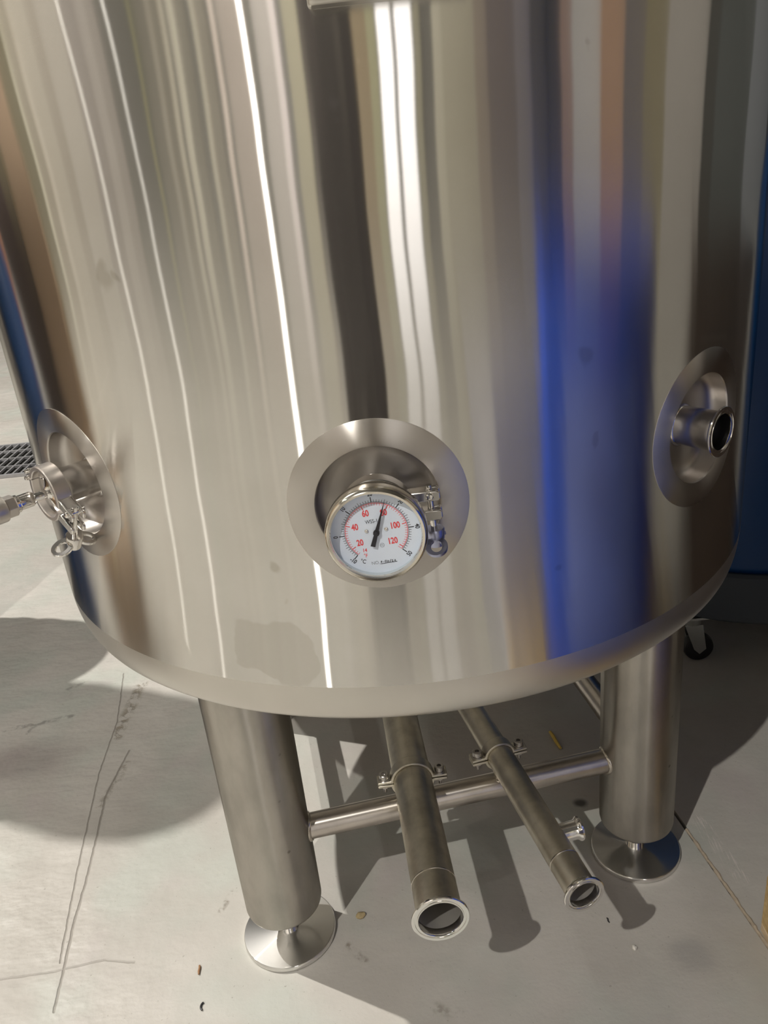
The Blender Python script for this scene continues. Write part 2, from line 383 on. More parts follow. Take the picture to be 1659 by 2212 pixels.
for az0, az1, c in ((-127, -119, (.03, .055, .10)), (-119, -115.5, (.34, .17, .11)), (-115.5, -108, (.12, .09, .08)), (-108, -103, (.20, .17, .11)), (-103, -95, (.38, .28, .20)), (-95, -90, (.18, .165, .115)), (-90, -89, (.62, .60, .5)), (-89, -86, (.34, .31, .26)), (-86, -84.5, (.56, .52, .46)),
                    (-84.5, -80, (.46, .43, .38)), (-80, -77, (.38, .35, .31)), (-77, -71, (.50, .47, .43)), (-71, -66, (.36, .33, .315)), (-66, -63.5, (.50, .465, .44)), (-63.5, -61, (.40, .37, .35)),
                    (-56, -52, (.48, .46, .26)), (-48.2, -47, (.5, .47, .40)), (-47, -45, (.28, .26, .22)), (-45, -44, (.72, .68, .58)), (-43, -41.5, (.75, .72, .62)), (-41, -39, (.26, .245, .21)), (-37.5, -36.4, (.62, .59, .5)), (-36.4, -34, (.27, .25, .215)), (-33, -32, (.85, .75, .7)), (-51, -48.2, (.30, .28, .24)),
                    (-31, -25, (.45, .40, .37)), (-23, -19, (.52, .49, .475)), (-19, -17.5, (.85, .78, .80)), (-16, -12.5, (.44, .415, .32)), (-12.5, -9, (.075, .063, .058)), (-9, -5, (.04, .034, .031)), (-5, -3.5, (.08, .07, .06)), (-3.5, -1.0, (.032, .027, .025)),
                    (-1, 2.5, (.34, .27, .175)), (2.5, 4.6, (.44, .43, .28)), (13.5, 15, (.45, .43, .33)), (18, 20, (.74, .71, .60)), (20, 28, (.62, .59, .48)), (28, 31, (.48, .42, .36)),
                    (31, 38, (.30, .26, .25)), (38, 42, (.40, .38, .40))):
    reflection_panel(az0, az1, c)
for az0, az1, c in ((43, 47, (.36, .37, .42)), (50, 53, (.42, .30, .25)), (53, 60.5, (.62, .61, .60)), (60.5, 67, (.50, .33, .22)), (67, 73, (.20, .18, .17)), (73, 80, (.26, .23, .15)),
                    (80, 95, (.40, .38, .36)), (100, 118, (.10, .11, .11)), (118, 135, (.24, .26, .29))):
    reflection_panel(az0, az1, c)
reflection_panel(5.0, 8.2, None, 0.2, 5.5, M_DAY, 'pane'); reflection_panel(9.2, 13.0, None, 0.2, 5.5, M_DAY, 'pane')

# high-bay lamp housings
M_SHADE = plain('lamp_shade_grey', (0.35, 0.36, 0.37), 0.4, 0.5)
for i, (lp, w, c) in enumerate(LAMPS):
    L = empty('high_bay_lamp', lp, label='grey bell-shaped high-bay lamp hanging ' + ('nearest the bright panes of the front wall', 'beyond the stacked kegs', 'between the left wall and the front corner', 'straight out from the middle of the left wall')[i], cat='lamp', group='high-bay lamps under the ceiling')
    bm = B(); lathe(bm, [(.09, .06), (.10, .16), (.22, .05), (.23, .05), (.11, .18), (.08, .30), (0, .30)], 32); obj('lamp_shade', bm, M_SHADE, L)
    bm = B(); tube(bm, [(0, 0, .30), (0, 0, ZC - lp[2])], .012, 10); obj('cord', bm, M_RUBBER, L)

# ================================================================== tank
R, ZB, ZK, ZG = 0.6, 0.6052, 0.662, 0.9034
RI, RR = 0.0702, 0.1026
AZ = {'centre': -0.0399, 'left': -0.7876, 'right': 0.7139}
tank = empty('brewing_tank', label='big brushed stainless steel tank on thick round legs', cat='tank')
def az_frame(a, n, z):
    d = Vector((sin(a), -cos(a), 0)); return frame(d * n + Vector((0, 0, z)), d, (cos(a), sin(a), 0))
# shell with three holes
zs = [ZK, .69, .72, .75, .78] + [.80 + .0055 * i for i in range(39)] + [1.03, 1.1, 1.2, 1.35, 1.5, 1.8, 2.1]
NS = 720; bm = B()
ports = [az_frame(a, R, ZG) for a in AZ.values()]
grid = [[bm.verts.new((R * sin(2 * pi * i / NS), -R * cos(2 * pi * i / NS), z)) for i in range(NS)] for z in zs]
for k in range(len(zs) - 1):
    zm = (zs[k] + zs[k + 1]) / 2
    for i in range(NS):
        th = 2 * pi * (i + .5) / NS
        if any(abs(((th - a + pi) % (2 * pi)) - pi) < .3 and hypot(R * sin(th - a), zm - ZG) < .087 for a in AZ.values()): continue
        j = (i + 1) % NS
        bm.faces.new((grid[k][i], grid[k][j], grid[k + 1][j], grid[k + 1][i]))
obj('shell', bm, M_TANK, tank, smooth=60)
# rolled knuckle and bottom plate
kn = [(R, ZK)] + [(R - .014 * (1 - cos(t)), ZK - (ZK - ZB) * sin(t)) for t in [pi / 2 * i / 14 for i in range(1, 15)]]
bm = B(); lathe(bm, kn + [(.55, ZB + .002), (.30, ZB + .012), (0, ZB + .016)], 360); obj('knuckle', bm, M_BAND, tank, smooth=60)
bm = B(); lathe(bm, [(R, 2.1), (R - .03, 2.18), (.42, 2.30), (.22, 2.37), (0, 2.39)], 128); obj('dome', bm, M_RING, tank, smooth=60)
# recessed ports
def port(a, pol):
    Mf = az_frame(a, 0, ZG)                     # local x tangent, y up, z outward from the tank's axis
    def curved(prof, seg=96):
        bm = B(); rings = []
        for rho, h, absn in prof:
            ring = []
            for i in range(seg):
                f = 2 * pi * i / seg; s = rho * cos(f)
                ring.append(bm.verts.new((s, rho * sin(f), absn if absn is not None else sqrt(R * R - s * s) + h)))
            rings.append(ring)
        for A, C in zip(rings[:-1], rings[1:]):
            for i in range(seg): bm.faces.new((A[i], A[(i + 1) % seg], C[(i + 1) % seg], C[i]))
        return bm
    col = obj('port_collar', curved([(RR, -.003, None), (RR, .0003, None), (RR - .0005, .0006, None), (RI + .003, .0006, None), (RI + .001, .0002, None), (RI, -.0018, None)]), M_RING, tank, Mf, 50)
    cup = obj('recess_cup', curved([(RI, -.0018, None), (RI - .0006, 0, R - .018), (RI - .003, 0, R - .0245), (RI - .008, 0, R - .0275), (.055, 0, R - .029), (.034, 0, R - .030), (.020, 0, R - .030)]), M_CUP, col, smooth=50)
    return Mf, col
FT, FF = .0255, .0325                                              # ferrule tube and flange radii
def ferrule(parent, L):
    bm = B(); z0 = R - .032
    lathe(bm, [(FT - .0025, z0), (FT + .002, z0), (FT + .003, z0 + .002), (FT + .0022, z0 + .004), (FT, z0 + .0055), (FT, R + L - .007), (FT + .001, R + L - .006), (FF - .001, R + L - .003), (FF, R + L - .002), (FF, R + L - .0006), (FF - .0006, R + L),
               (FF - .004, R + L), (FF - .0045, R + L - .0012), (FF - .006, R + L - .0012), (FF - .0065, R + L), (FT - .0008, R + L), (FT - .0022, R + L - .001), (FT - .0025, R + L - .003)], 64, closed=True)
    return obj('ferrule', bm, M_POL, parent, smooth=40)
def ferrule_back(parent):
    bm = B(); lathe(bm, [(0, R - .0315), (FT - .0026, R - .0315)], 48); obj('ferrule_bottom', bm, M_IN, parent)
for k in ('centre', 'left', 'right'):
    Mf, pc = port(AZ[k], k)
    ferrule(pc, {'right': .026, 'centre': .008, 'left': .027}[k])
    if k == 'right': ferrule_back(pc)
# legs
RL, RD, ZL = 0.0666, 0.0822, 0.0781
A0 = radians(-35.02); RLEG = 0.470
legs = [(RLEG * sin(A0 + k * pi / 2), -RLEG * cos(A0 + k * pi / 2)) for k in range(4)]
legs[0] = (-.2692, -.3842); legs[1] = (.3853, -.2708)
for x, y in legs:
    bm = B(); lathe(bm, [(.016, ZL + .0015), (RL - .007, ZL), (RL - .0035, ZL + .001), (RL - .001, ZL + .0035), (RL, ZL + .008), (RL, ZB + .005)], 72)
    lg = obj('leg', bm, M_LEG, tank, Matrix.Translation((x, y, 0)))
    bm = B(); lathe(bm, [(.017, .012), (.017, .030), (.013, .032), (.013, ZL + .01)], 32); obj('foot_stem', bm, M_POL, lg)
    bm = B(); lathe(bm, [(0, 0.0), (RD - .003, 0), (RD, .002), (RD, .0085), (RD - .0012, .0103), (RD - .003, .0108), (.024, .0116), (.017, .0140), (0, .0140)], 96); obj('foot_disc', bm, M_DISC, lg)
# braces between neighbouring legs
ZBR, RBR = .2307, .0217
for k in range(4):
    a, b = Vector((*legs[k], ZBR)), Vector((*legs[(k + 1) % 4], ZBR)); d = (b - a).normalized()
    a2, b2 = a + d * (RL - .004), b - d * (RL - .004); L = (b2 - a2).length
    Mb = frame(a2, d, (0, 0, 1)); bm = B(); lathe(bm, [(RBR, -.003), (RBR, L + .003)], 48); br = obj('brace', bm, M_BRACE, tank, Mb)
    for zc in (.0035, L - .0035):
        bm = B(); pr = [(RBR + .0012 + .0028 * cos(t), zc + .0042 * sin(t)) for t in [2 * pi * i / 10 for i in range(10)]]
        # saddle-shaped bead that follows the leg
        lathe(bm, pr, 40, closed=True)
        for v in bm.verts:
            s = 1 if zc < L / 2 else -1
            v.co.z += s * (sqrt(max(0, RL ** 2)) - sqrt(max(0, RL ** 2 - v.co.y ** 2))) * -1
        obj('weld_bead', bm, M_WELD, br)
# outlet pipes with clamp ends, elbows up into the tank
def outlet(F, az, rp, ff, up):
    F = Vector(F); n = Vector((sin(az), -cos(az), 0)); d = -n; Mx = frame(F, n, (0, 0, 1))
    end = F + d * up; wall = rp * .06; rb = .07
    pts = [F + n * -.012, F + d * .05, F + d * .2, F + d * .4, end]
    pts += [end + d * (rb * sin(t)) + Vector((0, 0, rb * (1 - cos(t)))) for t in [pi / 2 * i / 10 for i in range(1, 11)]]
    pts += [Vector((*(end + d * rb).xy, ZB + .01))]
    Mi = Mx.inverted(); bm = B(); tube(bm, [Mi @ p for p in pts], rp, 48, caps=False)
    pipe = obj('outlet_pipe', bm, M_PIPE, tank, Mx)
    bm = B(); tube(bm, [(0, 0, -.0118), (0, 0, -.15), (0, 0, -.4)], rp * .945, 72, caps=False); obj('pipe_bore', bm, M_IN, pipe)
    h = .0045
    bm = B(); lathe(bm, [(rp * .94, -.012), (rp, -.012), (rp + .0012, -.009), (ff - .0015, -h), (ff, -h + .001), (ff, -.001), (ff - .001, 0), (ff - .0045, 0), (ff - .005, -.0014), (ff - .0075, -.0014), (ff - .008, 0), (rp * .98, 0), (rp * .94, -.002)], 72, closed=True)
    obj('pipe_flange', bm, M_POL, pipe)
    bm = B(); lathe(bm, [(rp * .99, -.060), (rp + .0006, -.0605), (rp + .0006, -.0625), (rp * .99, -.063)], 48); obj('weld_seam', bm, M_WELD, pipe)
    return pipe, Mx
pA, MA = outlet((.0011, -.6239, .2823), .0839, .0327, .0412, .50)
pB, MB_ = outlet((.2018, -.6215, .3011), .2387, .0227, .0301, .46)
# short side ferrule on the narrower pipe
Ms = frame((0, 0, -.112), (0, -1, 0), (1, 0, 0)); bm = B()
lathe(bm, [(.0120, .015), (.0142, .015), (.0142, .042), (.0150, .044), (.0182, .0475), (.0182, .0500), (.0174, .0508), (.0120, .0508)], 48, closed=True)
obj('side_ferrule', bm, M_POL, pB, Ms)
# split brackets that hold the pipes on the front brace
def bracket(Mx, along, rp, post):
    P = Mx @ Vector((0, 0, -along)); n = Mx.to_3x3() @ Vector((0, 0, 1)); Mb = frame(P, n, (n.cross(Vector((0, 0, 1)))) * -1)
    if (Mb.to_3x3() @ Vector((0, 1, 0))).z < 0: Mb = frame(P, n, n.cross(Vector((0, 0, 1))))
    w = .0105; g = .0010; th = .0048; ear = rp + .027; r1 = rp + th
    br = None
    for s in (1, -1):
        bm = B(); out = []
        a0 = math.asin((g + th) / r1); ai = math.asin(g / rp)
        out = [(ear - .003, s * (g + th)), (ear, s * (g + th - .001)), (ear, s * g)]
        outer = [(r1 * cos(a0 + (pi - 2 * a0) * i / 20), s * r1 * sin(a0 + (pi - 2 * a0) * i / 20)) for i in range(21)]
        inner = [(rp * cos(ai + (pi - 2 * ai) * i / 20), s * rp * sin(ai + (pi - 2 * ai) * i / 20)) for i in range(21)]
        poly = [(ear, s * g), (ear, s * (g + th))] + outer + [(-ear, s * (g + th)), (-ear, s * g)] + list(reversed(inner))
        # build as a strip: outer skin and inner skin
        oo = [(ear, s * (g + th))] + outer + [(-ear, s * (g + th))]; ii = [(ear, s * g)] + inner + [(-ear, s * g)]
        vo = [[bm.verts.new((x, y, z)) for x, y in oo] for z in (-w, w)]; vi = [[bm.verts.new((x, y, z)) for x, y in ii] for z in (-w, w)]
        for k in range(len(oo) - 1):
            bm.faces.new((vo[0][k], vo[0][k + 1], vo[1][k + 1], vo[1][k])); bm.faces.new((vi[0][k], vi[1][k], vi[1][k + 1], vi[0][k + 1]))
            for q in (0, 1): bm.faces.new((vo[q][k], vi[q][k], vi[q][k + 1], vo[q][k + 1]))
        for k in (0, -1): bm.faces.new((vo[0][k], vo[1][k], vi[1][k], vi[0][k]))
        if br is None: br = obj('pipe_bracket', bm, M_PIPE, tank, Mb, bevel=.0014)
        else: obj('lower_strap', bm, M_PIPE, br, bevel=.0014)
    for sx in (1, -1):
        cx = sx * (rp + .0150); Mc = frame((cx, 0, 0), (0, 1, 0), (1, 0, 0)); bm = B()
        lathe(bm, [(0, .0115), (.0036, .0115), (.0038, .0165), (.0072, .0165), (.0082, .0156), (.0082, .0078), (.0094, .0076), (.0094, .0062), (.0100, .0056), (.0034, .0056)], 24, Mc)
        lathe(bm, [(.0030, .0), (.0030, -.021), (.0024, -.022), (0, -.022)], 12, Mc)
        obj('bolt', bm, M_BOLT, br)
        bm = B(); lathe(bm, [(.0031, -.0058), (.0070, -.0058), (.0070, -.0115), (.0031, -.0115)], 6, Mc, closed=True); obj('nut', bm, M_BOLT, br, smooth=0)
    if post:
        bm = B(); lathe(bm, [(.009, -r1 + .001), (.009, -r1 - post)], 24, frame((0, 0, 0), (0, 1, 0))); lathe(bm, [(.0115, -r1 - post + .002), (.0125, -r1 - post + .0005), (.0105, -r1 - post - .003)], 24, frame((0, 0, 0), (0, 1, 0)))
        obj('post', bm, M_WELD, br)
bracket(MA, .289, .0327, .002)
bracket(MB_, .312, .0227, .026)
# plate holder at the top of the picture
bm = B(); hw = .075
pl = []
for i in range(25):
    s = -hw + 2 * hw * i / 24; pl.append((s, sqrt(.624 ** 2 - s * s)))
pi_ = [(s, n - .004) for s, n in pl]
Mp = az_frame(radians(3.6), 0, 0); vv = []
for z in (1.383, 1.50):
    vv.append([bm.verts.new((s, z, n)) for s, n in pl] + [bm.verts.new((s, z, n - .026)) for s, n in reversed(pl)])
n_ = len(vv[0])
for i in range(n_): bm.faces.new((vv[0][i], vv[0][(i + 1) % n_], vv[1][(i + 1) % n_], vv[1][i]))
bm.faces.new(list(reversed(vv[0]))); bm.faces.new(vv[1])
obj('plate_holder', bm, M_BAND, tank, Mp, bevel=.003)

# ================================================================== sanitary clamps
def clamp(label, a, L0, L1, rc, phi, flip, nutmat):
    """two-piece clamp round a port's ferrules, opening at angle phi of its own plane, wing nut below"""
    M0 = az_frame(a, R, ZG) ; c = empty('pipe_clamp', M=M0, label=label, cat='pipe clamp')
    gap = .13; w = L1 - L0
    for k, (s, e) in enumerate(((phi + gap, phi + pi - .04), (phi + pi + .04, phi + 2 * pi - gap))):
        bm = B(); lathe(bm, ring_profile(rc - .0065, rc, L0, L1, .0012), 40, closed=True, a0=s, a1=e); obj('clamp_half', bm, M_DULL if not flip else M_CAST, c, smooth=30)
    # hinge: two plates with a pin, opposite the opening
    Rz = Matrix.Rotation(phi, 4, 'Z'); zc = (L0 + L1) / 2
    Hz = Matrix.Rotation(phi + pi, 4, 'Z')
    bm = B()
    for zz in (L0 + .003, L1 - .003):
        prism(bm, [(rc - .004, -.010), (rc + .006, -.010), (rc + .011, -.005), (rc + .011, .005), (rc + .006, .010), (rc - .004, .010)], zz - .0014, zz + .0014, Hz)
    obj('hinge_plate', bm, M_CAST, c, bevel=.0006)
    bm = B()
    for yy in (-.006, .006): lathe(bm, [(0, L0 - .002), (.003, L0 - .002), (.003, L1 + .002), (.002, L1 + .003), (0, L1 + .003)], 14, Hz @ Matrix.Translation((rc + .005, yy, 0)))
    obj('hinge_pin', bm, M_POL, c)
    # lugs either side of the opening: U-shaped ears with a slot for the swing bolt
    for sgn in (1, -1):
        bm = B(); y0 = sgn * (.0055 + .0)
        for zz in (L0 + .0030, L1 - .0030):
            prism(bm, [(rc - .005, y0), (rc + .028, y0), (rc + .0305, y0 + sgn * .0025), (rc + .0305, y0 + sgn * .009), (rc + .027, y0 + sgn * .012), (rc - .006, y0 + sgn * .012)], zz - .0022, zz + .0022, Rz)
        box(bm, (rc + .006, y0 + sgn * .006, zc), (.020, .012, w - .004), Rz)
        obj('lug', bm, M_CAST, c, bevel=.0012)
    # swing bolt (tangential) with pivot pin and wing nut
    s = -1
    Mt = Rz @ frame((rc + .019, 0, zc), (0, s, 0), (1, 0, 0))
    bm = B(); tube(bm, [Vector((0, 0, -.022)), Vector((0, 0, .050))], .0036, 16); tr = [Mt @ v.co for v in bm.verts]
    for v, p in zip(bm.verts, tr): v.co = p
    obj('swing_bolt', bm, M_POL, c)
    bm = B(); lathe(bm, [(0, L0 - .002), (.0042, L0 - .002), (.0042, L1 + .001), (.0030, L1 + .0025), (0, L1 + .003)], 18, Rz @ Matrix.Translation((rc + .019, .012, 0))); obj('pivot_pin', bm, M_POL, c)
    bm = B()
    lathe(bm, [(.0037, .030), (.0105, .030), (.0115, .032), (.0100, .044), (.0085, .051), (.0037, .051)], 28, Mt, closed=True)
    nut = obj('wing_nut', bm, nutmat, c)
    for q in (1, -1):
        bm = B(); hole = []
        Mw = Mt @ Matrix.Translation((0, q * .0075, .042)) @ Matrix.Rotation(q * .35, 4, 'X')
        # flat loop-shaped wing: outer oval with an opening
        n = 28; ov = [((.0058 + .0015) * cos(2 * pi * i / n), q * (.0105 + .0125 * (1 + sin(2 * pi * i / n) * q) * 0 + .0125 * sin(2 * pi * i / n))) for i in range(n)]
        oo = [(.0125 * cos(2 * pi * i / n), q * .010 + .0145 * sin(2 * pi * i / n)) for i in range(n)]; ii = [(.0062 * cos(2 * pi * i / n), q * .0105 + .0085 * sin(2 * pi * i / n)) for i in range(n)]
        V = [[bm.verts.new(Mw @ Vector((x, y, h))) for x, y in ring] for ring, h in ((oo, -.0022), (oo, .0022), (ii, .0016), (ii, -.0016))]
        for A, C in zip(V, V[1:] + V[:1]):
            for i in range(n): bm.faces.new((A[i], A[(i + 1) % n], C[(i + 1) % n], C[i]))
        obj('wing', bm, nutmat, nut, bevel=.0006)
    return c
clamp('pipe clamp closed round the capped port beside the drain grate', AZ['left'], .0195, .0405, .0375, radians(-28), False, M_CAST)
clamp('pipe clamp behind the round thermometer dial, wing nut tinted with a blue reflection', AZ['centre'], .0005, .0195, .0400, radians(3), True, M_BLUEREFL)

# ================================================================== hose fitting on the left port
hf = empty('hose_fitting', M=az_frame(AZ['left'], R, ZG), label='stainless hose fitting with hex nut on the capped port', cat='fitting')
bm = B(); lathe(bm, [(0, .0275), (FF, .0275), (FF, .0295), (FF - .002, .031), (.012, .0345), (.009, .0355), (.0062, .038), (0, .038)], 48); obj('end_cap', bm, M_POL, hf)
bm = B(); lathe(bm, [(0, .036), (.0058, .036), (.0058, .046), (.0052, .047), (.0052, .060), (0, .060)], 32); obj('stem', bm, M_POL, hf)
bm = B(); lathe(bm, [(.004, .054), (.0078, .054), (.0098, .0575), (.0098, .073), (.0115, .075), (.0115, .080), (0, .080)], 32); obj('sleeve', bm, M_POL, hf)
bm = B(); lathe(bm, [(.006, .078), (.0128, .078), (.0145, .0800), (.0145, .0905), (.0128, .0925), (0, .0925)], 6); obj('hex_nut', bm, M_DULL, hf, smooth=0, bevel=.0006)
bm = B(); lathe(bm, [(.01, .091), (.0165, .0925), (.0172, .095), (.0172, .125), (.0155, .128), (.0135, .135), (.0135, .190), (0, .190)], 40); obj('hose_collar', bm, M_DULL, hf)

# ================================================================== dial thermometer
MT = az_frame(AZ['centre'], R, ZG)
th = empty('thermometer', M=MT, label='round white dial thermometer with red and black numerals in polished bezel', cat='thermometer')
RB, ZF = .0535, .0655
bm = B(); lathe(bm, [(0, .0085), (FF, .0085), (FF, .011), (FF - .003, .0125), (.014, .0165), (.012, .018), (.012, .046), (0, .046)], 48); obj('neck', bm, M_POL, th)
bm = B(); lathe(bm, [(0, .044), (.030, .0445), (.047, .0490), (.0510, .0515), (.0522, .054), (.0522, .0700)], 96); obj('case', bm, M_BEZEL, th)
bm = B(); lathe(bm, [(.0522, .0560), (RB - .0004, .0565), (RB, .0580), (RB, .0745), (RB - .0010, .0775), (RB - .0030, .0790), (RB - .0055, .0785), (.0472, .0765), (.0468, .0755), (.0468, .0735), (.0522, .0735)], 96, closed=True); obj('bezel', bm, M_BEZEL, th)
bm = B(); lathe(bm, [(.0480, .0735), (.0480, ZF - .001), (.0520, ZF - .001), (.0520, .0735)], 96, closed=True); obj('inner_ring', bm, plain('dial_ring_grey', (.52, .58, .62), .4), th)
bm = B(); lathe(bm, [(0, 0), (.0485, 0), (.0485, -.001), (0, -.001)], 96); face = obj('dial_face', bm, M_FACE, th, Matrix.Translation((0, 0, ZF)) @ Matrix.Rotation(radians(2.2), 4, 'Z'))
U = .000487
def tick(bm, ang, r0, r1, w):
    a = radians(ang); Mr = Matrix.Rotation(a, 4, 'Z'); box(bm, ((r0 + r1) / 2 * U, 0, .00012), ((r1 - r0) * U, w * U, .00016), Mr)
def c_ang(t): return 226.5 - (t + 10) * 4.5
def arc(bm, r, w, a0, a1): lathe(bm, [((r - w / 2) * U, .00004), ((r + w / 2) * U, .00004), ((r + w / 2) * U, .0002), ((r - w / 2) * U, .0002)], 120, closed=True, a0=radians(a0), a1=radians(a1))
bm = B(); arc(bm, 69.3, .8, c_ang(50), c_ang(-10))
for t in range(-10, 51):
    big = t % 10 == 0; five = t % 5 == 0
    tick(bm, c_ang(t), 69.5, 81 if big else (77 if five else 75), 1.9 if big else .8)
obj('celsius_scale', bm, M_BLACK, face, smooth=0)
bm = B(); arc(bm, 67.0, 1.2, c_ang(50), c_ang(-10))
for f in range(14, 123, 2):
    big = f % 20 == 0; tick(bm, c_ang((f - 32) / 1.8), 57.5 if big or f == 122 else 61.5, 67, 1.8 if big else .8)
obj('fahrenheit_scale', bm, M_RED, face, smooth=0)
def text(s, size, x, y, rot, mat, name, sx=0.8, bold=.0):
    cu_ = bpy.data.curves.new(name, 'FONT'); cu_.body = s; cu_.size = 1; cu_.align_x = 'CENTER'; cu_.align_y = 'CENTER'; cu_.extrude = .004; cu_.offset = bold
    tmp = bpy.data.objects.new('tmp', cu_); COL.objects.link(tmp); dg = bpy.context.evaluated_depsgraph_get()
    me = bpy.data.meshes.new_from_object(tmp.evaluated_get(dg)); bpy.data.objects.remove(tmp); bpy.data.curves.remove(cu_)
    k = size * U * 1.38
    me.transform(Matrix.Translation((x * U, y * U, .00015)) @ Matrix.Rotation(radians(rot), 4, 'Z') @ Matrix.Diagonal((k * sx, k, k * .02, 1)))
    me.materials.clear()
    return link(name, me, mat, face)
for f, rr_, dx, dy in ((20, 44, -1, 1), (40, 49, 2, 0), (60, 48, 0, 0), (80, 48, -2, 0), (100, 44, -2, 1), (120, 43, -2, 1)):
    a = radians(c_ang((f - 32) / 1.8)); text(str(f), 14.5, rr_ * cos(a) + dx, rr_ * sin(a) + dy, 3, M_RED, 'numeral', .72, .03)
for cc in (-10, 0, 10, 20, 30, 40, 50):
    a = c_ang(cc); rot = a - 90 if 0 <= cc <= 40 else a + 90
    rr_ = 88 if cc != -10 else 86
    text(str(cc), 10, rr_ * cos(radians(a)), rr_ * sin(radians(a)), rot, M_BLACK, 'numeral', .8, .02)
text('14', 9, -31, -41, 0, M_RED, 'numeral', .8, .02)
text('\u00b0F', 9, -31, -54, -8, M_RED, 'unit_sign', .8, .01)
text('\u00b0C', 10, -38, -67, -18, M_BLACK, 'unit_sign', .8, .01)
text('WSS-1', 9, -7, 25, 3, M_BLACK, 'model_code', .8)
text('NO.', 8, -12, -74, 3, M_GREY, 'serial_mark', .9)
# handwritten number and its underline, little round inspection mark
bm = B()
hand = [[(-2, 0), (2, 1)], [(0, -2), (0, 3)], [(4, 0), (6, 0)], [(8, -2), (8, 3), (11, 3), (11, -1), (8, -1)], [(13, -2), (14, 3), (15, -2), (16, 2)], [(18, -2), (21, 4)], [(22, 2), (25, 3), (23, -2), (26, -1)], [(28, 0), (31, 1)], [(30, -2), (30, 3)], [(-3, -4.5), (34, -2.5)]]
for st in hand:
    tube(bm, [((x + 1) * U, (y - 73) * U, .0002) for x, y in st], .35 * U * 1.6, 6)
obj('serial_writing', bm, M_BLACK, face, smooth=0)
bm = B(); arc(bm, 4.6, .7, 0, 360); bmesh.ops.translate(bm, verts=bm.verts, vec=(8 * U, -33 * U, 0)); obj('inspection_ring', bm, M_GREY, face, smooth=0)
text('MC', 4.6, 8, -33, 3, M_GREY, 'inspection_mark', .8)
for sx in (-21, 21.5):
    bm = B(); lathe(bm, [(4.6 * U, 0), (4.2 * U, 1.6 * U), (2.6 * U, 2.7 * U), (0, 3.1 * U)], 24, Matrix.Translation((sx * U, 4 * U, 0))); obj('screw', bm, M_POL, face)
# pointer
na = radians(71.6 - 2.2); Mn = Matrix.Rotation(na, 4, 'Z')
bm = B(); prism(bm, [(-33 * U, -5.2 * U), (-33 * U, 5.2 * U), (-6 * U, 4.2 * U), (-4.5 * U, 6 * U), (0, 7 * U), (4.5 * U, 6 * U), (7 * U, 4 * U), (30 * U, 2.6 * U), (72 * U, .5 * U), (72 * U, -.5 * U), (30 * U, -2.6 * U), (7 * U, -4 * U), (4.5 * U, -6 * U), (0, -7 * U), (-4.5 * U, -6 * U), (-6 * U, -4.2 * U)], .0030, .0038, Mn)
lathe(bm, [(4 * U, .0), (4 * U, .0050), (3 * U, .0056), (0, .0058)], 20)
obj('pointer', bm, M_BLACK, face, smooth=30)
# glass: plain clear pane
t = NT('clear_glass'); n = t.n; tr = n.new('ShaderNodeBsdfTransparent'); gl = n.new('ShaderNodeBsdfGlossy'); gl.inputs['Roughness'].default_value = .02
lw = n.new('ShaderNodeLayerWeight'); lw.inputs['Blend'].default_value = .5; fr = t.math('ADD', t.math('MULTIPLY', t.math('POWER', lw.outputs['Facing'], 5.0), .9), .04); mx = n.new('ShaderNodeMixShader')
t.t.links.new(fr, mx.inputs[0]); t.t.links.new(tr.outputs[0], mx.inputs[1]); t.t.links.new(gl.outputs[0], mx.inputs[2]); t.t.links.new(mx.outputs[0], n['Material Output'].inputs[0])
bm = B(); lathe(bm, [(0, .0740), (.0478, .0740)], 64); gls = obj('glass', bm, t.m, th)
if gls.data.polygons[0].normal.z < 0: gls.data.flip_normals()

# ================================================================== blue drum on a dolly behind the tank
DC = (.93, .63)
dr = empty('drum', (*DC, .25), label='blue plastic drum standing on a dark dolly behind the steel tank', cat='drum')
bm = B(); rd = .395; lathe(bm, [(0, 0), (rd - .02, 0), (rd - .004, .012), (rd, .04), (rd, .50), (rd, .86), (rd - .03, .93), (rd - .06, .95), (0, .95)], 96); obj('body', bm, M_BLUE, dr)
bm = B(); lathe(bm, [(rd - .055, .945), (rd - .055, .975), (rd - .075, .98), (rd - .08, .955)], 96); obj('rim', bm, M_BLUE, dr)
dl = empty('drum_dolly', (*DC, 0), label='dark round dolly on casters under the blue drum', cat='dolly')
bm = B(); lathe(bm, [(0, .14), (.405, .14), (.412, .147), (.412, .265), (.405, .272), (.398, .272), (.398, .249), (0, .249)], 96); obj('deck', bm, M_DOLLY, dl)
for k in range(4):
    a = radians(234 + 90 * k) ; 
    cx, cy = .385 * cos(a), .385 * sin(a)
    Mc = frame((cx, cy, 0), (0, 0, 1), (cos(a + 2.2), sin(a + 2.2), 0))
    bm = B(); box(bm, (0, 0, .135), (.07, .06, .006)); lathe(bm, [(0, .132), (.026, .132), (.024, .112), (0, .112)], 20)
    for s in (-1, 1): prism(bm, [(-.022, .112), (.022, .112), (.034, .040), (.018, .026), (.004, .040)], s * .019 - .0015, s * .019 + .0015, Matrix(((1, 0, 0, 0), (0, 0, -1, 0), (0, 1, 0, 0), (0, 0, 0, 1))))
    cs = obj('caster', bm, M_ZINC, dl, Mc)
    bm = B(); lathe(bm, [(.006, -.015), (.030, -.015), (.036, -.011), (.038, 0), (.036, .011), (.030, .015), (.006, .015)], 32, frame((.020, 0, .038), (0, 1, 0)), closed=True); obj('wheel', bm, M_RUBBER, cs)

